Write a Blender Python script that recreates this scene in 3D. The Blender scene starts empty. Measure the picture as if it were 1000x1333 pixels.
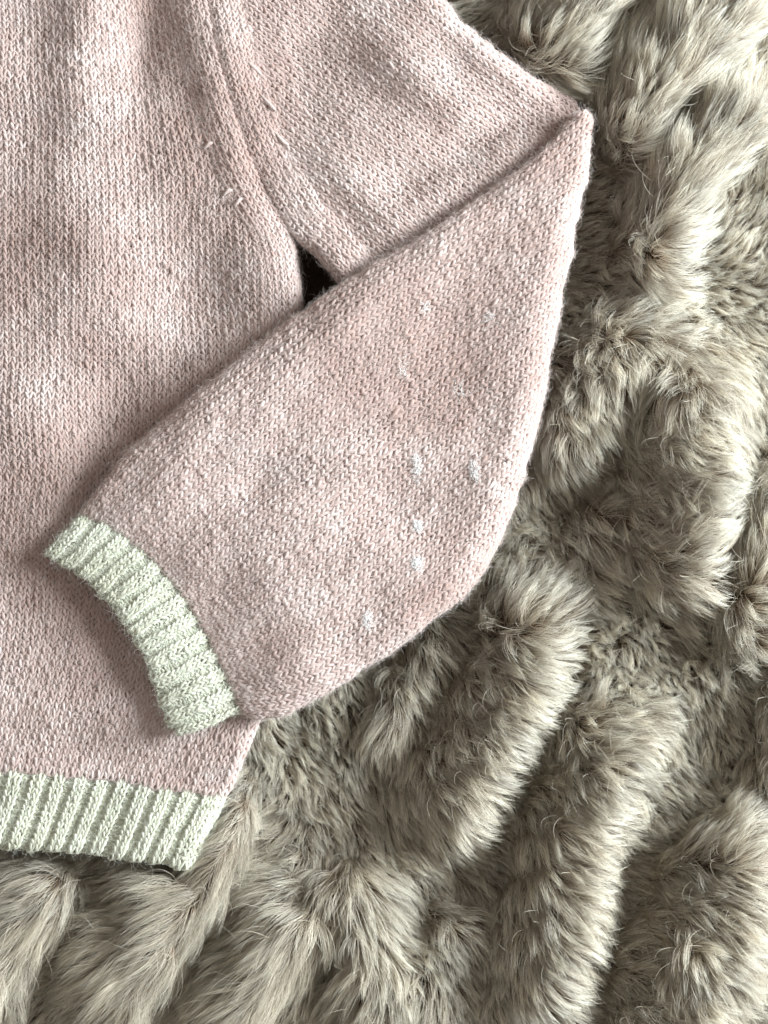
import bpy, math
import numpy as np
from mathutils import Vector

rng = np.random.default_rng(7)
sc = bpy.context.scene
COL = sc.collection

# ------------------------------------------------------------------ camera, light, exposure
S_PX = 0.00032          # metres on the z = 0 plane per photograph pixel
CAM_H = 0.62            # the phone is held about 60 cm above the throw
cam_d = bpy.data.cameras.new("camera")
cam = bpy.data.objects.new("camera", cam_d)
COL.objects.link(cam)
cam.location = (0, 0, CAM_H)
cam.rotation_euler = (0, 0, 0)
cam_d.sensor_fit = 'HORIZONTAL'
cam_d.sensor_width = 36.0
cam_d.lens = 36.0 * CAM_H / (1000 * S_PX)
cam_d.clip_start = 0.01
cam_d.clip_end = 20
cam_d.dof.use_dof = True
cam_d.dof.focus_distance = CAM_H - 0.018
cam_d.dof.aperture_fstop = 9.0
sc.camera = cam

w = bpy.data.worlds.new("World")
sc.world = w
w.use_nodes = True
bg = w.node_tree.nodes["Background"]
bg.inputs[0].default_value = (1.0, 0.94, 0.86, 1)
bg.inputs[1].default_value = 0.40


def area_lamp(name, loc, target, size, power, col):
    d = bpy.data.lights.new(name, 'AREA')
    d.shape = 'RECTANGLE'
    d.size, d.size_y = size
    d.energy = power
    d.color = col
    o = bpy.data.objects.new(name, d)
    COL.objects.link(o)
    o.location = loc
    o.rotation_euler = (Vector(target) - Vector(loc)).to_track_quat('-Z', 'Y').to_euler()
    return o


# daylight from a window to the upper right of the bed
area_lamp("window_light", (1.26, 0.32, 0.60), (0, 0, 0), (0.6, 0.6), 72.0, (0.90, 0.975, 1.0))

sc.view_settings.view_transform = 'Standard'
sc.view_settings.look = 'None'
sc.view_settings.exposure = 0.0
sc.view_settings.gamma = 1.0
sc.view_settings.use_curve_mapping = False
sc.render.engine = 'CYCLES'
sc.cycles.max_bounces = 8
sc.cycles.diffuse_bounces = 5
sc.cycles.transparent_max_bounces = 16
sc.cycles.use_denoising = True
sc.cycles_curves.shape = 'RIBBONS'

# ------------------------------------------------------------------ small numeric helpers


def world(px, py, zmm):
    """photograph pixel on a surface at height zmm (millimetres) -> metres"""
    z = np.asarray(zmm) * 0.001
    f = S_PX * (CAM_H - z) / CAM_H
    return np.stack([(px - 500) * f, (666.5 - py) * f, z], -1)


class Noise:
    """smooth pseudo random field: a sum of plane waves"""

    def __init__(self, wave, n=14, seed=0):
        r = np.random.default_rng(seed)
        a = r.uniform(0, 2 * np.pi, n)
        k = 2 * np.pi / (wave * r.uniform(0.6, 1.6, n))
        self.kx, self.ky = k * np.cos(a), k * np.sin(a)
        self.p = r.uniform(0, 2 * np.pi, n)
        self.n = n

    def __call__(self, x, y):
        x = np.asarray(x, float)
        out = np.zeros(np.broadcast(x, y).shape)
        for kx, ky, p in zip(self.kx, self.ky, self.p):
            out += np.sin(kx * x + ky * y + p)
        return out / math.sqrt(self.n / 2) / 1.6


def sstep(a, b, x):
    t = np.clip((x - a) / (b - a), 0, 1)
    return t * t * (3 - 2 * t)


def catmull(pts, n=8):
    p = np.array(pts, float)
    p = np.vstack([2 * p[0] - p[1], p, 2 * p[-1] - p[-2]])
    out = []
    for i in range(1, len(p) - 2):
        t = np.linspace(0, 1, n, endpoint=False)[:, None]
        a, b, c, d = p[i - 1], p[i], p[i + 1], p[i + 2]
        out.append(0.5 * (2 * b + (c - a) * t + (2 * a - 5 * b + 4 * c - d) * t ** 2 + (3 * b - a - 3 * c + d) * t ** 3))
    out.append(p[-2][None])
    return np.vstack(out)


def near_poly(px, py, poly):
    """signed distance (positive on the right hand of travel, y down), nearest point, arc fraction 0..1, segment normal"""
    shp = np.broadcast(px, py).shape
    x = np.ravel(px).astype(float)
    y = np.ravel(py).astype(float)
    best = np.full(x.shape, 1e18)
    qx = np.zeros_like(x); qy = np.zeros_like(x); fr = np.zeros_like(x)
    nx = np.zeros_like(x); ny = np.zeros_like(x)
    seg = np.diff(poly, axis=0)
    L = np.hypot(seg[:, 0], seg[:, 1])
    cum = np.concatenate([[0], np.cumsum(L)])
    for i in range(len(seg)):
        ax, ay = poly[i]
        dx, dy = seg[i]
        if L[i] < 1e-9:
            continue
        t = ((x - ax) * dx + (y - ay) * dy) / L[i] ** 2
        t = np.clip(t, 0, 1)
        cx, cy = ax + t * dx, ay + t * dy
        d2 = (x - cx) ** 2 + (y - cy) ** 2
        m = d2 < best
        best[m] = d2[m]; qx[m] = cx[m]; qy[m] = cy[m]
        fr[m] = (cum[i] + t[m] * L[i]) / cum[-1]
        nx[m] = -dy / L[i]; ny[m] = dx / L[i]
    s = (x - qx) * nx + (y - qy) * ny
    d = np.sqrt(best) * np.where(s >= 0, 1, -1)
    r = lambda a: a.reshape(shp)
    return r(d), r(qx), r(qy), r(fr), r(nx), r(ny)


def in_poly(px, py, poly):
    inside = np.zeros(np.shape(px), bool)
    n = len(poly)
    for i in range(n):
        x1, y1 = poly[i]
        x2, y2 = poly[(i + 1) % n]
        c = ((y1 > py) != (y2 > py))
        with np.errstate(divide='ignore', invalid='ignore'):
            xi = (x2 - x1) * (py - y1) / (y2 - y1 + 1e-12) + x1
        inside ^= c & (px < xi)
    return inside


def bumps(px, py, lst):
    z = np.zeros(np.broadcast(px, py).shape)
    for cx, cy, rx, ry, ang, h in lst:
        a = math.radians(ang)
        dx, dy = px - cx, py - cy
        u = dx * math.cos(a) + dy * math.sin(a)
        v = -dx * math.sin(a) + dy * math.cos(a)
        z = z + h * np.exp(-(u / rx) ** 2 - (v / ry) ** 2)
    return z


# ------------------------------------------------------------------ materials

def new_mat(name):
    m = bpy.data.materials.new(name)
    m.use_nodes = True
    nt = m.node_tree
    for n in list(nt.nodes):
        nt.nodes.remove(n)
    out = nt.nodes.new("ShaderNodeOutputMaterial")
    return m, nt, out


def nd(nt, typ, **kw):
    n = nt.nodes.new(typ)
    for k, v in kw.items():
        setattr(n, k, v)
    return n


def ramp(nt, src, stops):
    r = nd(nt, "ShaderNodeValToRGB")
    while len(r.color_ramp.elements) < len(stops):
        r.color_ramp.elements.new(0.5)
    for e, (p, c) in zip(r.color_ramp.elements, stops):
        e.position = p
        e.color = (*c, 1)
    nt.links.new(src, r.inputs[0])
    return r.outputs[0]


def mixc(nt, fac, a, b, mode='MIX'):
    m = nd(nt, "ShaderNodeMix", data_type='RGBA', blend_type=mode)
    for sock, val in ((m.inputs[0], fac), (m.inputs[6], a), (m.inputs[7], b)):
        if isinstance(val, (int, float)):
            sock.default_value = val
        elif isinstance(val, tuple):
            sock.default_value = (*val, 1)
        else:
            nt.links.new(val, sock)
    return m.outputs[2]


def knit_material(name, dark, mid, light, pale, pale_amt):
    m, nt, out = new_mat(name)
    uv = nd(nt, "ShaderNodeUVMap", uv_map="yarn")
    geo = nd(nt, "ShaderNodeNewGeometry")
    # fibres twisted round the yarn
    sep = nd(nt, "ShaderNodeSeparateXYZ")
    nt.links.new(uv.outputs[0], sep.inputs[0])
    comb = nd(nt, "ShaderNodeCombineXYZ")
    a = nd(nt, "ShaderNodeMath", operation='MULTIPLY_ADD')   # along + around
    nt.links.new(sep.outputs[1], a.inputs[0]); a.inputs[1].default_value = 1.6
    nt.links.new(sep.outputs[0], a.inputs[2])
    mul = nd(nt, "ShaderNodeMath", operation='MULTIPLY')
    nt.links.new(sep.outputs[1], mul.inputs[0]); mul.inputs[1].default_value = 7.0
    mu2 = nd(nt, "ShaderNodeMath", operation='MULTIPLY')
    nt.links.new(a.outputs[0], mu2.inputs[0]); mu2.inputs[1].default_value = 0.8
    nt.links.new(mu2.outputs[0], comb.inputs[0]); nt.links.new(mul.outputs[0], comb.inputs[1])
    heather = nd(nt, "ShaderNodeTexNoise"); heather.inputs["Scale"].default_value = 0.55
    heather.inputs["Detail"].default_value = 4; heather.inputs["Roughness"].default_value = 0.65
    nt.links.new(comb.outputs[0], heather.inputs["Vector"])
    col = ramp(nt, heather.outputs[0], [(0.28, dark), (0.47, mid), (0.66, light)])
    # soft pale blotches scattered over the wool by noise
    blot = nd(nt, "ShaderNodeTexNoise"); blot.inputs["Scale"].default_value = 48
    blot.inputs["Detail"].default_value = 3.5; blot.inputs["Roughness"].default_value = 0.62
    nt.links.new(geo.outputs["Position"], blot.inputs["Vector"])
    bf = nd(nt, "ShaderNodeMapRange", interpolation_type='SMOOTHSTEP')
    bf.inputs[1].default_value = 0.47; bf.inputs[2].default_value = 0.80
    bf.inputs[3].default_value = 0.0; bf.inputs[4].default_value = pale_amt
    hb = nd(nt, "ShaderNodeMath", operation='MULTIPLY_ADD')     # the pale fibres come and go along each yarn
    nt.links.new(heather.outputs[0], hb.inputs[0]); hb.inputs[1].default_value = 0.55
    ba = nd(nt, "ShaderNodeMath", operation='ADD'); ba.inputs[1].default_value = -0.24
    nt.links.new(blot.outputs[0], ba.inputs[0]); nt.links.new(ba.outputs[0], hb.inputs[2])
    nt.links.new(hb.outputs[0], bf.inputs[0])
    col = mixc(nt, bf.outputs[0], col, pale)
    shade_noise = nd(nt, "ShaderNodeTexNoise"); shade_noise.inputs["Scale"].default_value = 17  # dappled shade painted into the wool colour as broad random dark patches
    shade_noise.inputs["Detail"].default_value = 2
    nt.links.new(geo.outputs["Position"], shade_noise.inputs["Vector"])
    shade_fac = nd(nt, "ShaderNodeMapRange"); shade_fac.inputs[1].default_value = 0.46; shade_fac.inputs[2].default_value = 0.64
    shade_fac.inputs[4].default_value = 0.68
    nt.links.new(shade_noise.outputs[0], shade_fac.inputs[0])
    col = mixc(nt, shade_fac.outputs[0], col, dark)
    # plies: bump
    wave = nd(nt, "ShaderNodeTexNoise"); wave.inputs["Scale"].default_value = 1.6
    wave.inputs["Detail"].default_value = 3
    nt.links.new(comb.outputs[0], wave.inputs["Vector"])
    bump = nd(nt, "ShaderNodeBump"); bump.inputs["Strength"].default_value = 0.55
    bump.inputs["Distance"].default_value = 0.0005
    nt.links.new(wave.outputs[0], bump.inputs["Height"])
    p = nd(nt, "ShaderNodeBsdfPrincipled")
    nt.links.new(col, p.inputs["Base Color"])
    p.inputs["Roughness"].default_value = 0.85
    p.inputs["Specular IOR Level"].default_value = 0.15
    p.inputs["Sheen Weight"].default_value = 0.35
    p.inputs["Sheen Roughness"].default_value = 0.45
    p.inputs["Sheen Tint"].default_value = (1, 0.97, 0.96, 1)
    nt.links.new(bump.outputs[0], p.inputs["Normal"])
    nt.links.new(p.outputs[0], out.inputs[0])
    return m


def fibre_material(name, root, tip, tip2, mid_pos=0.5, rough=0.5, trans=0.25, spec=0.4, var=0.25, gloss=0.0):
    m, nt, out = new_mat(name)
    info = nd(nt, "ShaderNodeHairInfo")
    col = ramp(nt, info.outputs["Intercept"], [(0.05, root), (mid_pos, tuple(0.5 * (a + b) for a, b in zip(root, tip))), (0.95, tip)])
    col = mixc(nt, info.outputs["Random"], col, tip2) if False else col
    at = nd(nt, "ShaderNodeAttribute", attribute_name="tone")
    tn = nd(nt, "ShaderNodeMath", operation='ADD'); tn.inputs[1].default_value = 1.0
    nt.links.new(at.outputs["Fac"], tn.inputs[0])
    # fibre to fibre variation
    mr = nd(nt, "ShaderNodeMapRange"); mr.inputs[3].default_value = 1 - var; mr.inputs[4].default_value = 1 + var * 0.6
    nt.links.new(info.outputs["Random"], mr.inputs[0])
    hsv = nd(nt, "ShaderNodeHueSaturation")
    tv = nd(nt, "ShaderNodeMath", operation='MULTIPLY')
    nt.links.new(mr.outputs[0], tv.inputs[0]); nt.links.new(tn.outputs[0], tv.inputs[1])
    nt.links.new(tv.outputs[0], hsv.inputs["Value"])
    nt.links.new(col, hsv.inputs["Color"])
    p = nd(nt, "ShaderNodeBsdfPrincipled")
    nt.links.new(hsv.outputs[0], p.inputs["Base Color"])
    p.inputs["Roughness"].default_value = rough
    p.inputs["Specular IOR Level"].default_value = spec
    t = nd(nt, "ShaderNodeBsdfTranslucent")
    nt.links.new(hsv.outputs[0], t.inputs[0])
    mx = nd(nt, "ShaderNodeMixShader"); mx.inputs[0].default_value = trans
    nt.links.new(p.outputs[0], mx.inputs[1]); nt.links.new(t.outputs[0], mx.inputs[2])
    res = mx.outputs[0]
    if gloss:
        hb = nd(nt, "ShaderNodeBsdfHair", component='Reflection')
        hb.inputs["Color"].default_value = (0.95, 0.97, 0.95, 1)
        hb.inputs["RoughnessU"].default_value = 0.22
        hb.inputs["RoughnessV"].default_value = 0.6
        m2 = nd(nt, "ShaderNodeMixShader"); m2.inputs[0].default_value = gloss
        nt.links.new(res, m2.inputs[1]); nt.links.new(hb.outputs[0], m2.inputs[2])
        res = m2.outputs[0]
    nt.links.new(res, out.inputs[0])
    return m


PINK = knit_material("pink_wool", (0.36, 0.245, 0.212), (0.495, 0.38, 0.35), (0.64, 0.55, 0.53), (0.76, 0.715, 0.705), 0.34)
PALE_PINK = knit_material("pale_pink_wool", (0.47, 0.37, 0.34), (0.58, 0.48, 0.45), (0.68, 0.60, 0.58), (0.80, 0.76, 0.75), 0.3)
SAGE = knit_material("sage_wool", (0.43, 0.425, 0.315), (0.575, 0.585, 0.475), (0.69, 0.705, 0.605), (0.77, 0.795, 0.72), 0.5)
FUZZ_PINK = fibre_material("pink_wool_fuzz", (0.76, 0.64, 0.60), (0.88, 0.81, 0.79), (0.8, 0.8, 0.8), rough=0.6, trans=0.12, spec=0.2)
FUZZ_SAGE = fibre_material("sage_wool_fuzz", (0.80, 0.83, 0.72), (0.88, 0.91, 0.84), (0.8, 0.8, 0.8), rough=0.6, trans=0.12, spec=0.2)
LINT, _nt, _out = new_mat("white_lint")
_p = nd(_nt, "ShaderNodeBsdfPrincipled")
_no = nd(_nt, "ShaderNodeTexNoise"); _no.inputs["Scale"].default_value = 900
_nt.links.new(ramp(_nt, _no.outputs[0], [(0.3, (0.80, 0.79, 0.78)), (0.7, (0.92, 0.92, 0.92))]), _p.inputs["Base Color"])
_p.inputs["Roughness"].default_value = 0.8
_nt.links.new(_p.outputs[0], _out.inputs[0])
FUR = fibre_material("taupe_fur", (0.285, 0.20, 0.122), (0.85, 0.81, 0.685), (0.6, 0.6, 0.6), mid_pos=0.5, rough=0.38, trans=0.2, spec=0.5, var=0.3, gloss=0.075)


def backing_material():
    m, nt, out = new_mat("fur_backing")
    n = nd(nt, "ShaderNodeTexNoise"); n.inputs["Scale"].default_value = 400
    c = ramp(nt, n.outputs[0], [(0.3, (0.05, 0.036, 0.024)), (0.7, (0.11, 0.08, 0.055))])
    p = nd(nt, "ShaderNodeBsdfPrincipled"); p.inputs["Roughness"].default_value = 0.95
    p.inputs["Specular IOR Level"].default_value = 0.05
    nt.links.new(c, p.inputs["Base Color"]); nt.links.new(p.outputs[0], out.inputs[0])
    return m


BACKING = backing_material()

# ------------------------------------------------------------------ object helpers


def empty(name, label, category, loc=(0, 0, 0)):
    o = bpy.data.objects.new(name, None)
    o.empty_display_size = 0.02
    COL.objects.link(o)
    o.location = loc
    o["label"] = label
    o["category"] = category
    return o


def link(name, data, mat, parent=None, label=None, kind=None):
    o = bpy.data.objects.new(name, data)
    COL.objects.link(o)
    data.materials.append(mat)
    if parent is not None:
        o.parent = parent
    if label:
        o["label"] = label
    if kind:
        o["kind"] = kind
    return o


def curves_obj(name, pts, radii, mat, parent, label=None, kind="stuff"):
    """pts (n, k, 3), radii (n, k): n strands as hair curves"""
    n, k, _ = pts.shape
    hc = bpy.data.hair_curves.new(name)
    hc.add_curves([k] * n)
    hc.position_data.foreach_set("vector", np.ascontiguousarray(pts.reshape(-1, 3), dtype=np.float32).ravel())
    at = hc.attributes.get("radius") or hc.attributes.new("radius", 'FLOAT', 'POINT')
    at.data.foreach_set("value", np.ascontiguousarray(radii, dtype=np.float32).ravel())
    return link(name, hc, mat, parent, label, kind)


class Tubes:
    """yarn swept along many polylines, collected into one mesh"""

    def __init__(self, sides=6):
        self.sides = sides
        self.V, self.F, self.UV = [], [], []
        self.nv = 0

    def add(self, P, N, rid, rad, along):
        """P centre points, N surface normals, rid run id per point, rad radius per point (m), along: arc param in mm"""
        n = len(P)
        same_next = np.zeros(n, bool); same_next[:-1] = rid[1:] == rid[:-1]
        same_prev = np.zeros(n, bool); same_prev[1:] = same_next[:-1]
        nxt = np.where(same_next[:, None], np.roll(P, -1, 0), P)
        prv = np.where(same_prev[:, None], np.roll(P, 1, 0), P)
        T = nxt - prv
        T /= np.linalg.norm(T, axis=1, keepdims=True) + 1e-12
        Nn = N - (N * T).sum(1, keepdims=True) * T
        ln = np.linalg.norm(Nn, axis=1, keepdims=True)
        Nn = Nn / (ln + 1e-9)
        B = np.cross(T, Nn)
        s = self.sides
        ang = np.arange(s) * 2 * np.pi / s
        ring = P[:, None, :] + rad[:, None, None] * (np.cos(ang)[None, :, None] * B[:, None, :] + np.sin(ang)[None, :, None] * Nn[:, None, :])
        self.V.append(ring.reshape(-1, 3))
        i = np.nonzero(same_next)[0]
        k = np.arange(s)
        a = i[:, None] * s + k
        b = i[:, None] * s + (k + 1) % s
        f = np.stack([a, b, b + s, a + s], -1).reshape(-1, 4) + self.nv
        self.F.append(f)
        u0 = along[i][:, None] + 0 * k
        u1 = along[i + 1][:, None] + 0 * k
        v0 = (k / s)[None, :] + 0 * u0
        v1 = ((k + 1) / s)[None, :] + 0 * u0
        uv = np.stack([np.stack([u0, v0], -1), np.stack([u0, v1], -1), np.stack([u1, v1], -1), np.stack([u1, v0], -1)], 2)
        self.UV.append(uv.reshape(-1, 2))
        self.nv += n * s

    def add_sheet(self, G):
        """the back of the fabric: a grid of points (r, c, 3)"""
        r, c, _ = G.shape
        self.V.append(G.reshape(-1, 3))
        idx = np.arange(r * c).reshape(r, c) + self.nv
        f = np.stack([idx[:-1, :-1], idx[:-1, 1:], idx[1:, 1:], idx[1:, :-1]], -1).reshape(-1, 4)
        self.F.append(f)
        self.UV.append(np.tile(np.array([[0, 0], [0, .5], [1, .5], [1, 0.]]), (len(f), 1)) + np.repeat(rng.uniform(0, 50, len(f)), 4)[:, None])
        self.nv += r * c

    def build(self, name, mat, parent=None, label=None, kind=None):
        V = np.vstack(self.V).astype(np.float32)
        F = np.vstack(self.F).astype(np.int32)
        me = bpy.data.meshes.new(name)
        me.vertices.add(len(V)); me.vertices.foreach_set("co", V.ravel())
        me.loops.add(F.size); me.loops.foreach_set("vertex_index", F.ravel())
        me.polygons.add(len(F))
        me.polygons.foreach_set("loop_start", np.arange(0, F.size, 4, dtype=np.int32))
        me.polygons.foreach_set("use_smooth", np.ones(len(F), bool))
        uv = me.uv_layers.new(name="yarn")
        uv.uv.foreach_set("vector", np.vstack(self.UV).astype(np.float32).ravel())
        me.update(calc_edges=True)
        return link(name, me, mat, parent, label, kind)


# ------------------------------------------------------------------ the lie of the sweater (photograph pixels, heights in mm)
SLEEVE_TOP_EDGE = catmull([(470, -190), (525, -85), (575, 0), (620, 48), (688, 98), (738, 127), (766, 152)])
SEAM = catmull([(248, -130), (262, -50), (271, 0), (283, 60), (300, 125), (322, 190), (347, 245), (374, 292), (386, 335), (392, 400)])
SEAM_SLEEVE = catmull([(248, -130), (262, -50), (271, 0), (283, 60), (300, 125), (322, 190), (347, 245), (374, 292), (388, 310), (412, 332), (440, 364), (462, 394), (490, 440)])
LOWER_EDGE = catmull([(60, 720), (105, 670), (146, 618), (195, 566), (300, 481), (400, 402), (480, 350), (560, 303), (700, 206), (740, 166), (760, 144),
                      (769, 158), (767, 195), (757, 250), (737, 345), (717, 450), (702, 535), (672, 640), (630, 738), (560, 808), (470, 872), (385, 922), (335, 934), (312, 926), (270, 944), (232, 955)], 6)
CUFF_JOIN = catmull([(105, 670), (150, 690), (213, 745), (262, 818), (296, 888), (312, 926)])
CUFF_END = catmull([(60, 720), (126, 763), (186, 845), (214, 918), (232, 955)])
FULL_OUTLINE = np.vstack([[(-260, -190)], SLEEVE_TOP_EDGE, catmull([(767, 162), (766, 195), (757, 250), (737, 345), (717, 450), (702, 535), (672, 640), (630, 738), (560, 808), (470, 872), (385, 922), (338, 938), (328, 968), (290, 1040), (238, 1128)]),
                          [(130, 1112), (0, 1101), (-260, 1096)]])

n_big = Noise(170, seed=1)
n_mid = Noise(70, seed=2)
n_small = Noise(26, seed=3)


def wobble(poly, amp=1.6):
    poly = poly.copy()
    poly[:, 0] += amp * n_small(poly[:, 0], poly[:, 1]); poly[:, 1] += amp * n_small(poly[:, 1] + 300, poly[:, 0])
    return poly


LOWER_EDGE = wobble(LOWER_EDGE); SLEEVE_TOP_EDGE = wobble(SLEEVE_TOP_EDGE)


def z_body(x, y):
    z = 13.5 + 0.9 * n_big(x, y) + 0.25 * n_mid(x, y)
    z = z + 1.9 * bumps(x, y, [(105, 40, 35, 130, 5, 2.2), (190, 60, 30, 110, 5, -2.2), (285, 60, 30, 130, -12, 2.0),
                         (110, 340, 90, 80, 30, 2.6), (235, 430, 60, 110, 35, -2.6), (330, 330, 40, 70, -20, 2.2),
                         (60, 170, 90, 30, -10, -1.2), (30, 560, 70, 120, 0, 1.5), (140, 560, 40, 130, 10, -1.2),
                         (40, 830, 90, 60, -10, -1.0), (120, 930, 110, 30, 5, 0.9), (300, 985, 40, 50, 0, 0.8), (250, 505, 170, 24, -38, 1.2)])
    return z


def z_upper(x, y):
    d, _, _, _, _, _ = near_poly(x, y, LOWER_EDGE[:60])
    z = 15.5 + 0.6 * n_big(x, y) + 0.25 * n_mid(x, y)
    z = z + 1.7 * bumps(x, y, [(540, 90, 70, 40, 40, 3.2), (420, 60, 60, 120, 25, -2.6), (600, 190, 60, 30, 30, -1.0),
                         (470, 250, 60, 30, 40, 1.6), (690, 150, 90, 28, -20, -3.2), (750, 143, 30, 24, 0, -2.0), (640, 80, 60, 25, 35, 1.6),
                         (560, 262, 200, 22, -33, 1.6), (430, 330, 40, 25, 40, 1.2)])
    return z


def z_lower(x, y):
    dj = near_poly(x, y, CUFF_JOIN)[0]
    far = np.hypot(x - 766, y - 155)
    z = 27.5 - 5.5 * np.exp(-(far / 95) ** 2) - 5.0 * np.exp(-np.clip(np.abs(dj), 0, 400) / 55)
    z = z + 0.6 * n_big(x + 300, y) + 0.3 * n_mid(x, y + 90)
    z = z + 1.7 * bumps(x, y, [(420, 440, 170, 26, -36, 1.6), (230, 600, 90, 28, -42, 1.4), (560, 620, 110, 150, 30, -3.0), (600, 400, 60, 90, 10, -1.5),
                         (310, 640, 70, 30, -25, -1.8), (330, 560, 80, 30, -38, 1.3), (480, 730, 120, 40, -30, 0.8), (290, 760, 60, 30, -20, -1.0), (400, 860, 90, 30, -25, 1.0)])
    return z


def roll(px, py, poly, rfun, rzfun, sign=1):
    """turn the cloth down and under along an edge that is seen at poly; returns px, py, drop, theta"""
    d, qx, qy, fr, nx, ny = near_poly(px, py, poly)
    d = d * sign; nx = nx * sign; ny = ny * sign
    r = rfun(fr); rz = rzfun(fr)
    th = np.clip((r - d) / r, 0, 3.0)
    m = d < r
    dn = r - r * np.sin(th)
    ox = np.where(m, qx + nx * dn, px)
    oy = np.where(m, qy + ny * dn, py)
    drop = np.where(m, rz * (1 - np.cos(th)), 0)
    return ox, oy, drop, np.where(m, th, 0)


def g_lean(v):
    v = np.asarray(v, float)
    a = np.clip(v - 620, 0, 380)
    return a * a / 760 + np.clip(v - 1000, 0, None)


U_EDGE = 392.0
seam_y = SEAM[:, 1]
seam_x = SEAM[:, 0]


def seam_at(y):
    return np.interp(y, seam_y, seam_x)


def S_body(u, v):
    """interior wales of the body; u = x at mid height, v = row position"""
    k = 0.27 + 0.23 * u / 390
    px = u - k * g_lean(v)
    up = np.clip(230 - v, 0, None) / 230
    px = px - 38 * np.clip(u / 270, 0, 2) ** 2 * up - 6 * up * (1 - u / 270)
    py = v + 32 * np.clip(u / 390, -1, 1.1) ** 2 * sstep(450, 1000, v)
    px = px + 2.0 * n_mid(u * 0.6 + 50, v * 0.5)
    py = py + 2.2 * n_mid(u * 0.5, v * 0.5 + 400)
    re = 6 + 8 * sstep(308, 355, v)
    th = np.clip((re - (U_EDGE - u)) / re, 0, 2.9)
    m = (U_EDGE - u) < re
    edge_shift = np.where(m, re * np.sin(th) - re + (U_EDGE - u), 0.0)
    px = np.where(m, px + edge_shift, px)
    drop = np.where(m, (1.7 + 4.1 * sstep(308, 355, v)) * (1 - np.cos(th)), 0)
    # hem end turns down a little
    e = np.clip((v - 1086) / 12, 0, 1.6)
    drop = drop + 2.0 * (1 - np.cos(e))
    z = z_body(px, py) - drop
    return world(px, py, z), px, py


def S_band(u, v):
    """edge wales that follow the raglan seam; u in [U_EDGE-46, U_EDGE], offset from the seam"""
    off = U_EDGE - u
    re = 6 + 8 * sstep(308, 355, v)
    th = np.clip((re - off) / re, 0, 2.9)
    m = off < re
    offx = np.where(m, re - re * np.sin(th), off)
    drop = np.where(m, (1.7 + 4.1 * sstep(308, 355, v)) * (1 - np.cos(th)), 0)
    slope = (seam_at(v + 4) - seam_at(v - 4)) / 8
    px = seam_at(v) - offx * (1 - 0.12 * slope)
    py = v + offx * slope * 0.55
    z = z_body(px, py) - drop + 1.5 * np.sin(np.pi * np.clip(off / 50, 0, 1)) * sstep(400, 300, v)
    return world(px, py, z), px, py


ss_seg = np.diff(SEAM_SLEEVE, axis=0)
ss_len = np.concatenate([[0], np.cumsum(np.hypot(ss_seg[:, 0], ss_seg[:, 1]))])
_t = np.gradient(SEAM_SLEEVE, axis=0)
_t /= np.linalg.norm(_t, axis=1, keepdims=True)


def S_sband(u, v):
    """sleeve wales along the seam and the underarm; u = distance to the right of the seam"""
    bx = np.interp(v, ss_len, SEAM_SLEEVE[:, 0]); by = np.interp(v, ss_len, SEAM_SLEEVE[:, 1])
    tx = np.interp(v, ss_len, _t[:, 0]); ty = np.interp(v, ss_len, _t[:, 1])
    l = np.hypot(tx, ty); tx, ty = tx / l, ty / l
    open_ = sstep(458, 500, v)
    re = 6 + 8 * open_
    th = np.clip((re - u) / re, 0, 2.9)
    m = u < re
    off = np.where(m, re - re * np.sin(th), u)
    drop = np.where(m, (1.7 + 4.5 * open_) * (1 - np.cos(th)), 0)
    px = bx + ty * off
    py = by - tx * off
    b = sstep(330, 420, v)
    z = (z_body(px, py) * (1 - b) + z_upper(px, py) * b) - drop + 1.5 * np.sin(np.pi * np.clip(off / 50, 0, 1)) * (1 - 0.6 * b)
    return world(px, py, z), px, py


UA = math.radians(37)
UE1 = np.array([math.cos(UA), math.sin(UA)])      # along the wales
UE2 = np.array([-math.sin(UA), math.cos(UA)])     # across


def upper_plan(u, v):
    bend = 0.00016 * (v - 150) ** 2 * np.where(v < 150, 1, 0.3)
    ox, oy = 330, 60
    px = ox + UE1[0] * v + UE2[0] * (u - bend)
    py = oy + UE1[1] * v + UE2[1] * (u - bend)
    px = px + 1.6 * n_mid(u * .5 + 9, v * .5); py = py + 1.6 * n_mid(u * .5, v * .5 + 77)
    return px, py


def S_upper(u, v):
    px, py = upper_plan(u, v)
    px, py, drop, th = roll(px, py, SLEEVE_TOP_EDGE, lambda f: 19 - 9 * sstep(0.88, 1, f), lambda f: 5.5 - 2 * sstep(0.9, 1, f), 1)
    db = near_poly(px, py, SEAM_SLEEVE)[0]
    under = 1 - sstep(-48, -36, db)          # tuck beneath the seam band
    z = z_upper(px, py)
    b = sstep(0, 90, -db - 20)
    z = z * b + (0.5 * z_body(px, py) + 0.5 * z) * (1 - b)
    z = z - drop - 0.8 * (1 - under)
    return world(px, py, z), px, py


def arc_param(poly):
    s = np.diff(poly, axis=0)
    return np.concatenate([[0], np.cumsum(np.hypot(s[:, 0], s[:, 1]))])


C0 = catmull([(105, 670), (146, 618), (195, 566), (300, 481), (400, 402), (480, 350), (560, 303), (700, 208), (790, 145), (900, 68)])
C1 = catmull([(312, 926), (385, 918), (470, 876), (560, 812), (650, 742), (760, 656), (880, 566), (1000, 480)])
C0s, C1s = arc_param(C0), arc_param(C1)
CJs, CEs = arc_param(CUFF_JOIN), arc_param(CUFF_END)


def ip(s, ps, poly):
    return np.interp(s, ps, poly[:, 0]), np.interp(s, ps, poly[:, 1])


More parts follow.
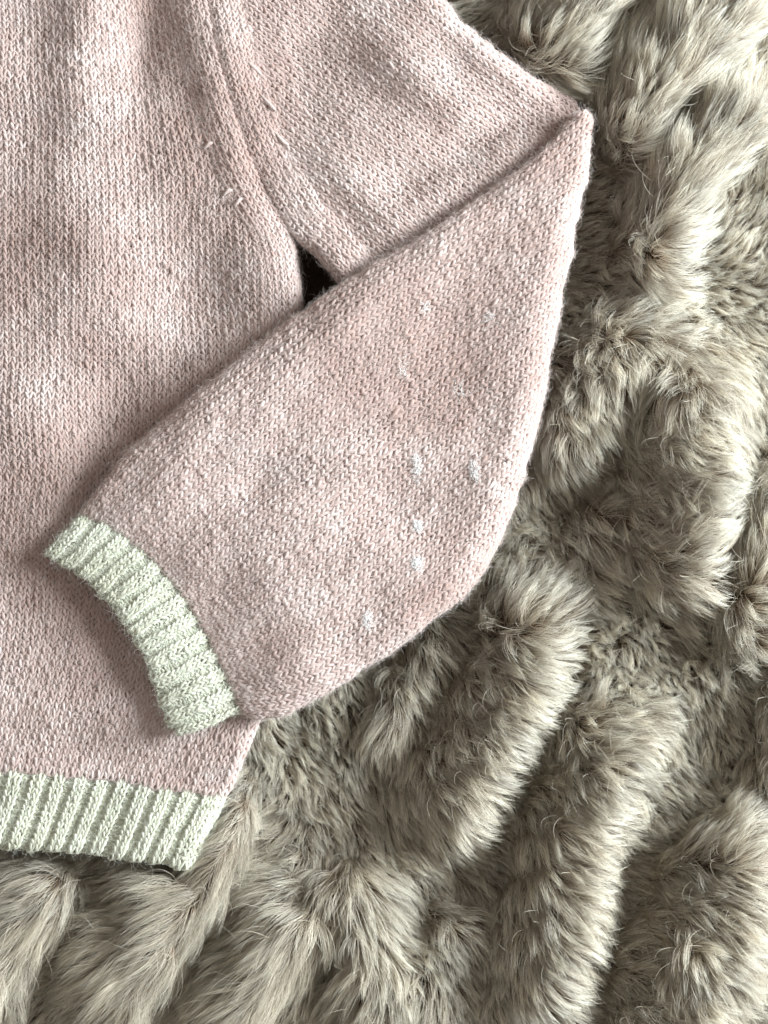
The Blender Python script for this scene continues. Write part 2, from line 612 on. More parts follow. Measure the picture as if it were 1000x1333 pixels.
def extrap(q, f):
    """evaluate f on q clipped to 0..1 and extend linearly outside"""
    qc = np.clip(q, 0, 1)
    x, y = f(qc)
    e = 0.03
    x0, y0 = f(np.zeros_like(qc)); xa, ya = f(np.zeros_like(qc) + e)
    x1, y1 = f(np.ones_like(qc)); xb, yb = f(np.ones_like(qc) - e)
    lo = np.minimum(q, 0) / e; hi = np.maximum(q - 1, 0) / e
    return x + lo * (xa - x0) + hi * (x1 - xb), y + lo * (ya - y0) + hi * (y1 - yb)


def lower_plan(q, s):
    ax, ay = ip(s, C0s, C0)
    bx, by = ip(s, C1s, C1)
    px = ax + (bx - ax) * q
    py = ay + (by - ay) * q

    def bul(qq):
        jx, jy = ip(qq * CJs[-1], CJs, CUFF_JOIN)
        return jx - (C0[0, 0] + (C1[0, 0] - C0[0, 0]) * qq), jy - (C0[0, 1] + (C1[0, 1] - C0[0, 1]) * qq)
    jx, jy = extrap(q, bul)
    f = np.exp(-np.clip(s, 0, None) / 170)
    px = px + jx * f + 1.5 * n_mid(px * .5, py * .5)
    py = py + jy * f + 1.5 * n_mid(px * .5 + 200, py * .5)
    return px, py


LE_TIP = float(near_poly(np.array([764.0]), np.array([150.0]), LOWER_EDGE)[3][0])
R_LOW = lambda f: (9 + 15 * sstep(0.05, 0.12, f) * sstep(0.955, 0.91, f) + 13 * sstep(0.5, 0.6, f) * sstep(0.86, 0.76, f)) * (1 - 0.68 * np.exp(-((f - LE_TIP) / 0.035) ** 2))
RZ_LOW = lambda f: (1 - 0.55 * np.exp(-((f - LE_TIP + 0.02) / 0.06) ** 2)) * (2.6 + 4.6 * sstep(0.04, 0.12, f) * sstep(0.96, 0.90, f) - 2.2 * sstep(0.08, 0.16, f) * sstep(0.44, 0.36, f) + 1.5 * sstep(0.4, 0.55, f) * sstep(0.9, 0.8, f))


def S_lower(u, v):
    q, s = u, v
    px, py = lower_plan(q, s)
    px, py, drop, th = roll(px, py, LOWER_EDGE, R_LOW, RZ_LOW, 1)
    z = z_lower(px, py) - drop
    return world(px, py, z), px, py


def S_cuff(u, v):
    """u = 0..1 across the cuff, v = 0 at the open end .. 1 at the join"""
    ex, ey = extrap(u, lambda q: ip(q * CEs[-1], CEs, CUFF_END))
    jx, jy = extrap(u, lambda q: ip(q * CJs[-1], CJs, CUFF_JOIN))
    px = ex + (jx - ex) * v
    py = ey + (jy - ey) * v
    px = px + 2.0 * n_small(u * 240, v * 60 + 40) * (1 - v)
    py = py + 2.0 * n_small(u * 240 + 70, v * 60) * (1 - v)
    px, py, drop, th = roll(px, py, LOWER_EDGE, R_LOW, RZ_LOW, 1)
    e = np.clip((0.12 - v) / 0.12, 0, 1.6)
    z = z_lower(px, py) - drop - 1.2 * (1 - np.cos(e)) - 3.0 * (1 - v)
    return world(px, py, z), px, py


# ------------------------------------------------------------------ knitting

K = 12
TT = np.arange(K) * 2 * np.pi / K
yarn_jit = np.random.default_rng(11)


def knit(tubes, S, u0, du, ncol, v0, dv, nrow, valid, wmm=3.0, rad=0.75, purl=None, lift=None, A=0.285, B=0.86, D=0.36, fuzz=None, fuzz_n=0.0, flip=1, jit=1.0, sheet=True, tuck=None):
    """rows of interlocked loops over the surface S. valid(uc, vc) masks stitches; purl / lift are per column"""
    cols = np.arange(ncol); rows = np.arange(nrow)
    UC, VC = np.meshgrid(u0 + (cols + .5) * du, v0 + rows * dv)
    ok = valid(UC, VC)
    rid = []; pu = []; pv = []; pw = []; run = 0
    pr = []
    for j in range(nrow):
        okj = ok[j]
        if not okj.any():
            continue
        ch = np.flatnonzero(np.diff(np.concatenate([[0], okj.astype(int), [0]])))
        for a, b in zip(ch[::2], ch[1::2]):
            n = b - a
            cc = np.repeat(np.arange(a, b), K)
            t = np.tile(TT, n)
            sgn = np.ones(n); lf = np.zeros(n)
            if purl is not None:
                sgn = np.where(purl[a:b], -1, 1)
            if lift is not None:
                lf = lift[a:b]
            sg = np.repeat(sgn, K); lfw = np.repeat(lf, K)
            jb = np.repeat(1 + 0.17 * jit * yarn_jit.standard_normal(n), K)
            jd = np.repeat(0.09 * jit * yarn_jit.standard_normal(n), K)
            jx = np.repeat(0.05 * jit * yarn_jit.standard_normal(n), K)
            uu = cc + t / (2 * np.pi) + A * np.sin(2 * t) + jx
            vv = j - flip * B * jb * np.cos(t) * -1 + 0.05 * jit * np.repeat(yarn_jit.standard_normal(n), K)
            ww = sg * (-D * np.cos(2 * t) + 0.10 * np.sin(t)) + lfw + jd
            if tuck is not None:
                ww = ww + tuck[j]
            rr = 1 + 0.13 * np.repeat(yarn_jit.standard_normal(n), K) * jit
            # the fat middle of each leg
            rr = rr * (0.90 + 0.14 * (1 - np.cos(2 * t)) / 2)
            pu.append(u0 + uu * du); pv.append(v0 + vv * dv); pw.append(ww); pr.append(rr)
            rid.append(np.full(n * K, run)); run += 1
    if not pu:
        return None
    U = np.concatenate(pu); V = np.concatenate(pv); W = np.concatenate(pw); R = np.concatenate(pr); I = np.concatenate(rid)
    P, _, _ = S(U, V)
    eu, ev = du * .25, dv * .25
    Tu = S(U + eu, V)[0] - S(U - eu, V)[0]
    Tv = S(U, V + ev)[0] - S(U, V - ev)[0]
    N = np.cross(Tu, Tv)
    N /= np.linalg.norm(N, axis=1, keepdims=True) + 1e-15
    if np.median(N[:, 2]) < 0:
        N = -N
    P = P + N * (W * 0.001)[:, None]
    along = np.arange(len(P)) * (wmm * 2.1 / K) + I * 37.7
    tubes.add(P, N, I, R * rad * 0.001, along)
    if sheet:
        uu = np.linspace(u0, u0 + ncol * du, ncol * 2 + 1)
        vv = np.linspace(v0 - dv, v0 + nrow * dv, nrow + 2)
        GU, GV = np.meshgrid(uu, vv)
        okg = valid(GU, GV)
        G = S(GU, GV)[0]
        GN = np.cross(np.gradient(G, axis=1), np.gradient(G, axis=0))
        GN /= np.linalg.norm(GN, axis=2, keepdims=True) + 1e-15
        if np.median(GN[..., 2]) < 0:
            GN = -GN
        G = G - GN * 0.0006
        r, c = okg.shape
        idx = np.arange(r * c).reshape(r, c)
        f = np.stack([idx[:-1, :-1], idx[:-1, 1:], idx[1:, 1:], idx[1:, :-1]], -1).reshape(-1, 4)
        keep = okg.ravel()[f].all(1)
        f = f[keep]
        used, inv = np.unique(f, return_inverse=True)
        tubes.V.append(G.reshape(-1, 3)[used])
        tubes.F.append(inv.reshape(-1, 4) + tubes.nv)
        tubes.UV.append(np.tile(np.array([[0, 0], [0, .5], [1, .5], [1, 0.]]), (len(f), 1)) + np.repeat(rng.uniform(0, 50, len(f)), 4)[:, None])
        tubes.nv += len(used)
    if fuzz is not None:
        m = int(len(P) * fuzz_n)
        pick = rng.integers(0, len(P), m)
        fuzz.append((P[pick], N[pick]))
    return P, N


def make_fuzz(name, parts, mat, parent, length=(1.2, 4.8), r=0.024):
    P = np.vstack([a for a, _ in parts]); N = np.vstack([b for _, b in parts])
    n = len(P); k = 6
    L = rng.uniform(*length, n) * 0.001 * np.where(rng.random(n) < 0.06, 1.9, 1)
    d = rng.standard_normal((n, 3))
    d -= (d * N).sum(1, keepdims=True) * N
    d /= np.linalg.norm(d, axis=1, keepdims=True) + 1e-9
    lift = rng.uniform(0.05, 0.95, n)[:, None]
    e = np.cross(N, d)
    pts = np.zeros((n, k, 3))
    pts[:, 0] = P + N * 0.0004
    cur = pts[:, 0]
    ang = rng.uniform(-1, 1, n) * 0.5
    for i in range(1, k):
        ang = ang + rng.normal(0, 0.55, n)
        dd = d * np.cos(ang)[:, None] + e * np.sin(ang)[:, None] + N * lift * (1.25 - i / k * 1.3) + rng.normal(0, 0.15, (n, 3))
        dd /= np.linalg.norm(dd, axis=1, keepdims=True)
        cur = cur + dd * (L / (k - 1))[:, None]
        pts[:, i] = cur
    rad = np.linspace(1, 0.45, k)[None] * (r * 0.001) * rng.uniform(0.7, 1.3, n)[:, None]
    return curves_obj(name, pts, rad, mat, parent)


sweater = empty("knitted_sweater", "pale pink knitted wool sweater with sage green ribbed cuff and hem on the throw", "sweater",
                tuple(world(200, 600, 2.0)))
sweater_loc = Vector(sweater.location)

# --- body
WALE, ROW = 9.8, 8.2
tb = Tubes(); fz = []
knit(tb, S_body, -132, WALE, 54, -140, ROW, int((1013 + 140) / ROW),
     lambda u, v: (S_body(u, v)[1] < np.where(v < 400, np.minimum(seam_at(v) - 40 * (1 - 0.12 * 0.3), 9999), 9999)) & ((u < 348) | (v > 402)) & (u < U_EDGE + 24)
     if True else None, fuzz=fz, fuzz_n=1.3)
knit(tb, S_band, U_EDGE - 49.5, 8.4, 8, -140, ROW, int((412 + 140) / ROW), lambda u, v: u < U_EDGE + np.where(v > 300, 17, 7), fuzz=fz, fuzz_n=1.3, rad=0.74)
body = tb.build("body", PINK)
body_fuzz = make_fuzz("fuzz", fz, FUZZ_PINK, None)

# --- hem: ribs of two knit and two purl wales
hem_cols = 4
RW = 8.0
hem_tb = Tubes(5)
uu = np.linspace(-140, U_EDGE + 18, 90); vv = np.linspace(1000, 1098, 16)
GU, GV = np.meshgrid(uu, vv)
G = S_body(GU, GV)[0].copy(); G[..., 2] -= 0.0020
hem_tb.add_sheet(G)
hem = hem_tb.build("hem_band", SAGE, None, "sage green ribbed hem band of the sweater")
hem_ribs = []; hfz = []


def ribbed(S, ub, w4, purl_share):
    """a rib of four wales (two purl, two knit) whose purl wales are drawn together; u runs 0..4"""
    kn = np.array([0, 2, 4.0]); tp = np.array([0, purl_share, 1.0])

    def f(u, v):
        m = np.interp(u, kn, tp) + np.minimum(u, 0) * purl_share / 2 + np.maximum(u - 4, 0) * (1 - purl_share) / 2
        return S(ub + m * w4, v)
    return f


nrib = int((U_EDGE + 20 + 140) / (RW * 4)) + 1
for i in range(nrib):
    ub = U_EDGE + 20 - (i + 1) * RW * 4
    t = Tubes(6)
    knit(t, ribbed(S_body, ub, RW * 4, 0.45 if i else 0.5), 0, 1, 4, 1004 + 2 * rng.random(), 6.9, 14, lambda u, v: u > -1e9, purl=np.array([True, True, False, False]) if i else np.array([False] * 4),
         lift=np.array([-0.9, -0.9, 0.45, 0.45]) if i else np.array([0.2, 0.2, 0.4, 0.2]), fuzz=hfz, fuzz_n=0.9, rad=0.66, wmm=2.4, jit=1.2, sheet=False, tuck=np.array([-1.0, -0.4] + [0.0] * 12))
    hem_ribs.append(t.build("rib", SAGE))
hem_fuzz = make_fuzz("fuzz", hfz, FUZZ_SAGE, None)

# --- upper sleeve
tb = Tubes(); fz = []
LOW_POLY = np.vstack([LOWER_EDGE])


def upper_valid(u, v):
    px, py = upper_plan(u, v)
    d = near_poly(px, py, SLEEVE_TOP_EDGE)[0]
    db = near_poly(px, py, SEAM_SLEEVE)[0]
    dl, _, _, fl, _, _ = near_poly(px, py, LOWER_EDGE)
    ft = near_poly(px, py, SLEEVE_TOP_EDGE)[3]
    return (d > -26) & (db < -38) & (dl < 30) & ((fl < LE_TIP - 0.012) | ((dl < 0) & (px < 756))) & (px < 762) & (ft < 0.995)


knit(tb, S_upper, -330, 9.6, 78, -170, 8.2, 84, upper_valid, fuzz=fz, fuzz_n=1.3)
knit(tb, S_sband, -17, 8.6, 8, 0, 8.2, int(ss_len[-1] / 8.2) - 1, lambda u, v: (u > np.where(v > 440, -30, -7)), fuzz=fz, fuzz_n=1.3, rad=0.74)
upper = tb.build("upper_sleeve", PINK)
upper_fuzz = make_fuzz("fuzz", fz, FUZZ_PINK, None)

# --- lower sleeve, folded back over the body
tb = Tubes(); fz = []
NW = 43


def lower_valid(q, s):
    px, py = lower_plan(q, s)
    d, _, _, fr, _, _ = near_poly(px, py, LOWER_EDGE)
    return d > -1.75 * R_LOW(fr)


knit(tb, S_lower, -5 / NW, 1 / NW, NW + 16, 8, 8.3, 113, lower_valid, fuzz=fz, fuzz_n=1.3, flip=-1, rad=0.77)
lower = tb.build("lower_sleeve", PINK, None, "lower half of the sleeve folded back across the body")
lower_fuzz = make_fuzz("fuzz", fz, FUZZ_PINK, None)

# --- cuff
cuff_tb = Tubes(5)
GU, GV = np.meshgrid(np.linspace(-0.03, 1.03, 60), np.linspace(0.0, 1.1, 14))
G = S_cuff(GU, GV)[0].copy(); G[..., 2] -= 0.0016
cuff_tb.add_sheet(G)
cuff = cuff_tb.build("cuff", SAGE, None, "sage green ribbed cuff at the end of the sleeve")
cuff_ribs = []; cfz = []
NR = 13
for i in range(NR):
    t = Tubes(6)
    du = 1.06 / (NR * 4)
    knit(t, ribbed(S_cuff, -0.03 + i * 4 * du, 4 * du, 0.40), 0, 1, 4, 0.02, 0.086, 13, lambda u, v: u > -1e9, purl=np.array([True, True, False, False]),
         lift=np.array([-0.8, -0.8, 0.3, 0.3]), fuzz=cfz, fuzz_n=1.0, rad=0.58, wmm=2.0, jit=1.15, sheet=False, flip=-1, tuck=np.array([0.0] * 11 + [-0.3, -0.9]))
    cuff_ribs.append(t.build("rib", SAGE))
cuff_fuzz = make_fuzz("fuzz", cfz, FUZZ_SAGE, None, length=(1.4, 4.8))

# --- lint flecks on the folded sleeve
lints = []
for (px, py, sx, sy) in [(543, 607, 5, 12), (544, 685, 3, 5), (544, 733, 6, 5), (618, 613, 6, 9), (525, 480, 8, 8), (598, 510, 9, 9), (478, 806, 4, 8), (637, 412, 8, 9), (553, 398, 6, 8)]:
    n, k = (80 if (sx <= 6 and py > 590) else 18), 9
    x0 = px + rng.normal(0, sx * .4, n); y0 = py + rng.normal(0, sy * .75, n)
    pts = np.zeros((n, k, 3)); a = rng.choice([1.57, -1.57], n) + rng.normal(0, 0.7, n)
    h = rng.uniform(0.9, 1.7, n)
    for i in range(k):
        pts[:, i] = world(x0, y0, z_lower(x0, y0) + h)
        a = a + rng.normal(0, 0.55, n)
        x0 = x0 + np.cos(a) * 1.1; y0 = y0 + np.sin(a) * 1.1
    t = Tubes(4)
    t.add(pts.reshape(-1, 3), np.tile([0, 0, 1.], (n * k, 1)), np.repeat(np.arange(n), k), np.tile(0.000075 * np.array([.4, .8, 1, 1, 1, 1, 1, .8, .3]), n), np.arange(n * k) * 0.3)
    lints.append(t.build("lint", LINT))

# --- fully fashioned stitches beside the seam
marks = []
for pts in [[(266, 193), (272, 187), (278, 186)], [(291, 254), (297, 248), (303, 248)], [(306, 268), (311, 261), (316, 258)],
            [(322, 80), (331, 88), (340, 97)], [(341, 125), (352, 137), (359, 144)], [(358, 172), (367, 183), (376, 189)], [(378, 222), (388, 230), (397, 233)]]:
    c = catmull(pts, 5)
    z = np.where(c[:, 0] < 318, z_body(c[:, 0], c[:, 1]) + 1.3, z_body(c[:, 0], c[:, 1]) + 1.6) + 0.5 * np.sin(np.linspace(0, np.pi, len(c)))
    P = world(c[:, 0], c[:, 1], z)
    t = Tubes(8)
    t.add(P, np.tile([0, 0, 1.], (len(P), 1)), np.zeros(len(P), int), 0.00085 * (0.45 + 0.55 * np.sin(np.linspace(0.15, np.pi - 0.15, len(P)))), np.arange(len(P)) * 0.8)
    marks.append(t.build("fashioned_stitch", PALE_PINK))


def adopt(o, parent):
    """parent without moving the geometry (all meshes are built in world coordinates)"""
    o.parent = parent
    if parent is sweater or parent.type == 'EMPTY':
        o.location = -parent.location


for p in (body, hem, upper, lower, cuff):
    adopt(p, sweater)
for o in hem_ribs + [hem_fuzz]:
    adopt(o, hem)
for o in cuff_ribs + [cuff_fuzz]:
    adopt(o, cuff)
adopt(body_fuzz, body); adopt(upper_fuzz, upper); adopt(lower_fuzz, lower)
for o in lints:
    adopt(o, lower)
for i, o in enumerate(marks):
    adopt(o, body if i < 3 else upper)

# ------------------------------------------------------------------ the fur throw
# crest lines of its folds: points, height (mm), width of the left and of the right flank (px, seen along the travel downwards)
RIDGES = [
    ([(600, 800), (560, 850), (525, 920), (490, 1000)], 6, 45, 22),
    ([(712, 735), (712, 800), (690, 880), (655, 960), (610, 1040), (565, 1110)], 15, 105, 34),
    ([(838, 890), (838, 940), (795, 1020), (765, 1100), (752, 1180), (725, 1280), (700, 1360)], 16, 110, 36),
    ([(930, 1030), (968, 1090), (975, 1160), (950, 1250), (915, 1340), (890, 1430)], 16, 150, 38),
    ([(945, 440), (915, 520), (922, 620), (905, 730), (870, 805)], 19, 130, 52),
    ([(1045, 560), (995, 680), (978, 790), (962, 880)], 13, 45, 110),
    ([(890, 405), (850, 460), (812, 500), (762, 565), (728, 620)], 12, 120, 24),
    ([(1010, 100), (925, 190), (882, 245), (862, 330), (850, 400)], 17, 75, 42),
    ([(1020, -30), (975, 10), (900, 85), (848, 145), (790, 240)], 18, 95, 28),
    ([(800, -40), (775, 10), (748, 60), (725, 130)], 15, 110, 26),
    ([(335, 985), (308, 1050), (280, 1125), (240, 1195), (185, 1280), (130, 1370)], 13, 120, 26),
    ([(420, 1150), (385, 1215), (335, 1290), (290, 1370)], 10, 70, 40),
    ([(430, 1110), (470, 1190), (490, 1280), (480, 1380)], 8, 60, 60),
    ([(90, 1100), (60, 1170), (10, 1240), (-60, 1320)], 10, 90, 40),
    ([(1080, 850), (1050, 950), (1040, 1050)], 10, 80, 80),
    ([(620, 1180), (570, 1260), (540, 1350)], 6, 70, 50),
    ([(800, 640), (770, 760), (760, 800)], 5, 60, 50),
]
n_f1 = Noise(90, seed=21); n_f2 = Noise(38, seed=22)


def raw_base(x, y):
    xx = x + 5 * n_f1(x, y); yy = y + 5 * n_f1(y + 500, x)
    acc = np.zeros(x.shape)
    for pts, h, wl, wr in RIDGES:
        c = catmull(pts, 5)
        d, qx, qy, fr, nx, ny = near_poly(xx, yy, c)
        # travelling down the picture the positive side is the left one
        wdt = np.where(d > 0, wl, wr)
        a = np.clip(np.abs(d) / wdt, 0, 1)
        p = np.where(d > 0, np.cos(np.clip(a, 0, 1) * np.pi / 2) ** 1.35, np.cos(a * np.pi / 2) ** 0.9)
        ends = sstep(0, 0.22, fr) * sstep(1, 0.8, fr)
        acc = acc + (2.1 * h * p * (0.06 + 0.94 * ends)) ** 3
    z = -17 + np.cbrt(acc) + 1.2 * n_f1(x, y) + 0.5 * n_f2(x, y)
    d = near_poly(x, y, FULL_OUTLINE)[0]
    ins = in_poly(x, y, FULL_OUTLINE)
    d = np.where(ins, np.abs(d), -np.abs(d))
    press = sstep(-38, 12, d)
    return z * (1 - press) + np.minimum(z, -11) * press


GX0, GX1, GY0, GY1, GS = -180, 1180, -180, 1520, 5
gx = np.arange(GX0, GX1 + 1, GS); gy = np.arange(GY0, GY1 + 1, GS)
GXX, GYY = np.meshgrid(gx.astype(float), gy.astype(float))
GZ = raw_base(GXX, GYY)
PXMM = S_PX * 1000
dzy, dzx = np.gradient(GZ, GS * PXMM)     # mm per mm


def samp(A, x, y):
    fx = np.clip((x - GX0) / GS, 0, len(gx) - 1.001); fy = np.clip((y - GY0) / GS, 0, len(gy) - 1.001)
    ix = fx.astype(int); iy = fy.astype(int); ax = fx - ix; ay = fy - iy
    return (A[iy, ix] * (1 - ax) * (1 - ay) + A[iy, ix + 1] * ax * (1 - ay) + A[iy + 1, ix] * (1 - ax) * ay + A[iy + 1, ix + 1] * ax * ay)


throw = empty("fur_throw", "fluffy taupe faux fur throw rumpled into ridges under the pink sweater", "throw", tuple(world(500, 1200, -12)))
V = world(GXX, GYY, GZ).reshape(-1, 3)
r, c = GXX.shape
idx = np.arange(r * c).reshape(r, c)
F = np.stack([idx[:-1, :-1], idx[1:, :-1], idx[1:, 1:], idx[:-1, 1:]], -1).reshape(-1, 4)
# underside, so that the cloth has thickness
me = bpy.data.meshes.new("backing")
V2 = np.vstack([V, V - np.array([0, 0, 0.002])])
F2 = np.vstack([F, F[:, ::-1] + r * c])
me.from_pydata(V2.tolist(), [], F2.tolist())
me.polygons.foreach_set("use_smooth", np.ones(len(F2), bool))
backing = link("backing", me, BACKING)
adopt(backing, throw)

# nap: where the tips lie (px, py, dx, dy, lift)
NAP = np.array([
    (200, 1180, -.9, .3, .5), (260, 1140, -.7, .7, .5), (120, 1250, -.8, .5, .5), (40, 1150, -.7, .6, .6), (40, 1300, -.3, .6, .9), (180, 1320, -.6, .8, .6),
    (300, 1060, -.6, .8, .4), (350, 1130, -.95, .25, .45), (360, 1060, -.9, .3, .5), (350, 1200, -.85, .5, .5), (330, 1290, -.7, .7, .5),
    (400, 1200, -.3, .9, .5), (450, 1290, -.2, 1, .5), (420, 1050, .55, .8, .5), (460, 1130, .4, .9, .5), (390, 980, .5, .6, .7), (440, 920, .2, .5, .8),
    (540, 880, .3, .9, .5), (510, 960, -.2, .9, .5), (560, 1000, .75, .6, .5), (620, 900, .8, .5, .5), (690, 860, .9, .3, .5), (640, 1010, .85, .4, .4), (560, 1100, .6, .75, .5),
    (520, 1200, .6, .6, .6), (600, 1250, .4, .7, .8), (540, 1310, -.3, .6, .8), (680, 760, .3, -.7, .5), (720, 790, .3, -.3, .9),
    (700, 1000, .75, .6, .5), (660, 1120, .7, .65, .5), (740, 950, .6, .7, .6), (780, 900, .3, -.3, .9), (800, 1000, .9, .35, .4), (770, 1120, .9, .35, .4), (740, 1230, .8, .55, .4), (640, 1200, .5, .8, .6),
    (830, 1080, .8, .4, .5), (840, 1180, 1, .15, .5), (830, 1280, .95, .2, .5), (920, 1100, .8, .1, .7), (940, 1200, .8, .5, .4), (960, 1280, .8, .5, .4), (985, 1080, .8, -.2, .6), (900, 1260, .3, .8, .5),
    (850, 860, .2, .5, .95), (900, 940, .2, .8, .6), (960, 980, .2, .8, .6), (820, 800, .2, .3, 1.0), (750, 720, .5, .7, .6), (760, 640, .6, .6, .6),
    (820, 570, .98, .1, .45), (860, 640, .95, .25, .45), (800, 690, .75, .65, .5), (900, 700, .8, -.4, .4), (915, 600, .8, .1, .5), (960, 560, .15, .95, .5), (975, 480, .4, .8, .4), (930, 480, .3, .6, .5),
    (965, 720, .1, -.95, .5), (950, 800, .3, .9, .5), (1000, 820, .6, -.6, .5), (880, 770, .7, -.2, .4),
    (740, 460, .7, .2, .6), (790, 430, .6, .2, .7), (830, 485, -.35, .9, .45), (780, 520, .1, .8, .5), (730, 540, .3, .7, .6), (700, 620, .2, .8, .7), (860, 420, .5, .1, .7),
    (800, 330, .75, .0, .5), (760, 300, .7, -.2, .5), (870, 330, .7, -.3, .5), (940, 300, .4, -.8, .6), (960, 220, .4, -.85, .5), (930, 380, .6, .1, .6), (985, 350, .4, -.5, .6),
    (870, 40, .25, -.95, .5), (800, 100, .5, -.7, .7), (930, 60, .5, -.8, .4), (780, 180, .8, -.4, .55), (830, 150, .7, -.7, .5), (880, 170, .2, -.95, .5), (970, 110, .3, -.95, .5), (840, 230, .65, -.65, .45),
    (700, 30, .7, -.4, .5), (760, 30, .5, -.85, .4), (650, 40, .7, -.3, .55), (720, 90, .65, -.45, .55), (780, 240, .75, -.3, .6),
])


def nap_at(x, y):
    sx = np.zeros(x.shape); sy = np.zeros(x.shape); sl = np.zeros(x.shape); sw = np.full(x.shape, 1e-9)
    for a, b, dx, dy, l in NAP:
        w_ = 1 / (((x - a) ** 2 + (y - b) ** 2) / 900 + 1.2) ** 1.8
        sx += w_ * dx; sy += w_ * dy; sl += w_ * l; sw += w_
    return sx / sw, sy / sw, sl / sw


NPX, NPY, NPL = nap_at(GXX, GYY)
_d = near_poly(GXX, GYY, FULL_OUTLINE)[0]
GIN = np.where(in_poly(GXX, GYY, FULL_OUTLINE), np.abs(_d), -np.abs(_d))      # distance inside the sweater's outline

# strand roots
N_FUR = 425000
X = rng.uniform(-110, 1110, int(N_FUR * 2.0)); Y = rng.uniform(-110, 1440, int(N_FUR * 2.0))
keep = samp(GIN, X, Y) < 52
X, Y = X[keep][:N_FUR], Y[keep][:N_FUR]
n = len(X)


def clump_of(x, y, cell, seed):
    """nearest of a jittered grid of clump centres"""
    r_ = np.random.default_rng(seed)
    W_, H_ = int(1500 / cell) + 4, int(1900 / cell) + 4
    jx = r_.uniform(0, 1, (H_, W_)); jy = r_.uniform(0, 1, (H_, W_))
    ix = ((x + 200) / cell).astype(int) + 1; iy = ((y + 200) / cell).astype(int) + 1
    best = np.full(x.shape, 1e18); bx = np.zeros_like(x); by = np.zeros_like(x); bi = np.zeros(x.shape, int)
    for oy in (-1, 0, 1):
        for ox in (-1, 0, 1):
            cx = ix + ox; cy = iy + oy
            px = (cx - 1 + jx[cy % H_, cx % W_]) * cell - 200
            py = (cy - 1 + jy[cy % H_, cx % W_]) * cell - 200
            d2 = (px - x) ** 2 + (py - y) ** 2
            m = d2 < best
            best[m] = d2[m]; bx[m] = px[m]; by[m] = py[m]; bi[m] = (cy * W_ + cx)[m]
    return bx, by, bi, np.sqrt(best)


KF = 7


def grow(x, y, L, jitter, seed_ids):
    """guide path of a strand from pixel x, y (numpy arrays) with length L mm -> (n, KF, 3) in millimetre space (x right, y down, z up)"""
    nx_, ny_, lf = samp(NPX, x, y), samp(NPY, x, y), samp(NPL, x, y)
    gx_ = -samp(dzx, x, y); gy_ = -samp(dzy, x, y)
    nz = 1 / np.sqrt(1 + gx_ ** 2 + gy_ ** 2)
    N = np.stack([gx_ * nz, gy_ * nz, nz], -1)
    nap = np.stack([nx_ + jitter[:, 0], ny_ + jitter[:, 1], 0 * nx_], -1)
    # lie along the cloth
    along = (nap * N).sum(1)
    nap = nap - along[:, None] * N * 0.9
    lf = lf * (1 - 0.62 * np.clip(-along / 0.45, 0, 1))      # combed flat where the nap runs uphill
    P = np.zeros((len(x), KF, 3))
    z0 = samp(GZ, x, y)
    P[:, 0] = np.stack([x * PXMM, y * PXMM, z0], -1)
    cur = P[:, 0].copy()
    for k in range(1, KF):
        s = k / (KF - 1)
        d = N * (lf * 1.25 * (1.25 - 1.0 * s))[:, None] + nap * (0.55 + 0.75 * s) + np.array([0, 0, -0.20 * s])
        d /= np.linalg.norm(d, axis=1, keepdims=True)
        cur = cur + d * (L / (KF - 1))[:, None]
        zb = samp(GZ, cur[:, 0] / PXMM, cur[:, 1] / PXMM) + 1.0
        cur[:, 2] = np.maximum(cur[:, 2], zb)
        P[:, k] = cur
    return P


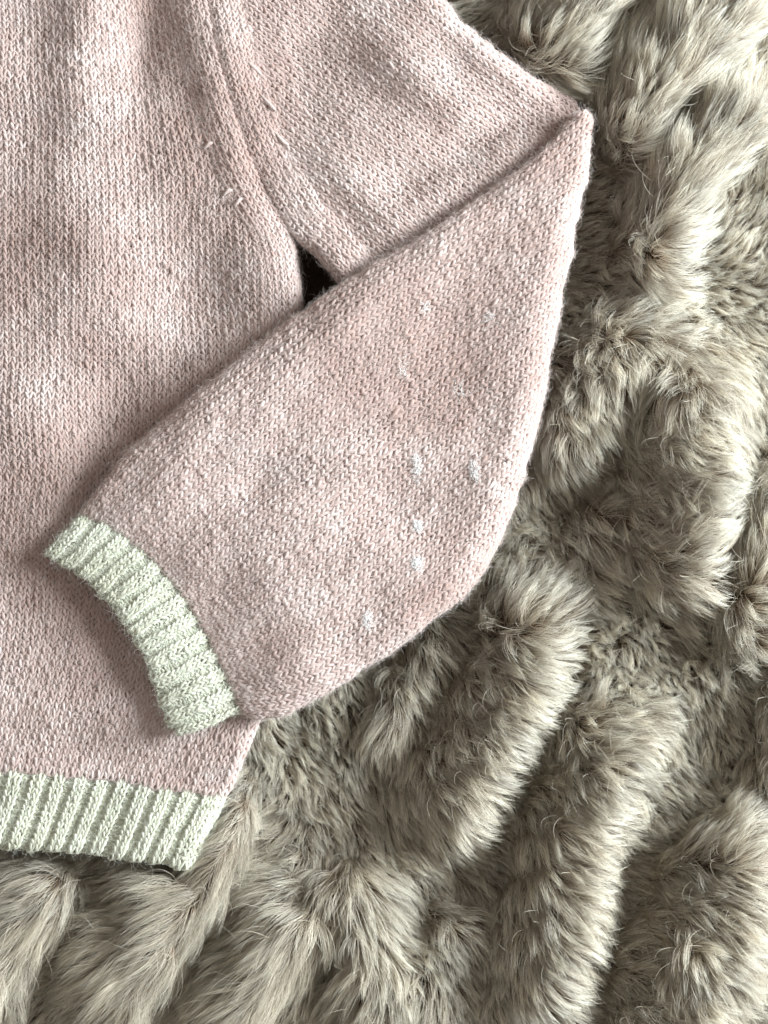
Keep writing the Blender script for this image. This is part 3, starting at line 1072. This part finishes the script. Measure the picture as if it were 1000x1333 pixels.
L = 14.5 * (1 + 0.12 * rng.standard_normal(n))
L = np.clip(L, 8, 20)
short = rng.random(n) < 0.30
L = np.where(short, L * rng.uniform(0.4, 0.8, n), L)
cx1, cy1, id1, d1 = clump_of(X, Y, 22.0, 5)
cx2, cy2, id2, d2 = clump_of(X, Y, 8.0, 6)
hj = np.random.default_rng(99)
jit1 = hj.standard_normal((200000, 2)); jit2 = hj.standard_normal((200000, 2)); lenj = hj.uniform(0.82, 1.15, 200000)
J = 0.13 * jit1[id1 % 200000] + 0.14 * jit2[id2 % 200000]
L = L * lenj[id1 % 200000] * (1 + 0.35 * sstep(1050, 1160, Y) * sstep(560, 420, X) + 0.25 * sstep(780, 860, X) * sstep(300, 220, Y)) * (0.74 + 0.26 * sstep(-17, -3, samp(GZ, X, Y)))
stray = rng.random(n) < 0.05
own = grow(X, Y, L * np.where(stray, 1.15, 1), J + np.where(stray, 0.5, 0.10)[:, None] * rng.standard_normal((n, 2)), None)
g1 = grow(cx1, cy1, L, J, None)
g2 = grow(cx2, cy2, L, J, None)
s = np.linspace(0, 1, KF)[None, :, None]
c2 = (0.86 * rng.uniform(0.6, 1.12, n))[:, None, None] * s ** 1.05
c1 = (0.34 * rng.uniform(0.2, 1.3, n))[:, None, None] * s ** 1.8
c2[stray] *= 0.3; c1[stray] *= 0.3
c2 = np.clip(c2, 0, .95); c1 = np.clip(c1, 0, .8)
PF = own * (1 - c2) + g2 * c2
PF = PF * (1 - c1) + g1 * c1
# waviness of single fibres
ph = rng.uniform(0, 6.28, (n, 1)); am = rng.uniform(0.03, 0.28, (n, 1)) * np.where(rng.random((n, 1)) < 0.05, 3, 1)
sw = np.linspace(0, 1, KF)[None]
PF[..., 0] += am * sw * np.sin(5.5 * sw + ph)
PF[..., 1] += am * sw * np.cos(4.6 * sw + 1.7 * ph)
PF[..., 2] += am * sw * 0.6 * np.sin(6.3 * sw + 2.3 * ph)
# keep the pile above its backing and beneath the sweater
fx, fy = PF[..., 0] / PXMM, PF[..., 1] / PXMM
PF[..., 2] = np.maximum(PF[..., 2], samp(GZ, fx, fy) + 0.3)
fd = samp(GIN, fx, fy)
lim = np.where(fd > 7, 1.0 - 0.25 * np.clip(fd, 0, 20), 99)
PF[..., 2] = np.minimum(PF[..., 2], lim)
PW = world(fx, fy, PF[..., 2])
rad = (np.array([1, 1, .95, .85, .7, .5, .22])[None] * 0.000068) * rng.uniform(0.75, 1.3, n)[:, None]
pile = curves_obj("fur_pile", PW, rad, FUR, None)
tone = hj.normal(0, 0.10, 200000)[id1 % 200000] + hj.normal(0, 0.10, 200000)[id2 % 200000]
ta = pile.data.attributes.new("tone", 'FLOAT', 'CURVE')
ta.data.foreach_set("value", np.clip(tone, -0.3, 0.22).astype(np.float32))
adopt(pile, throw)
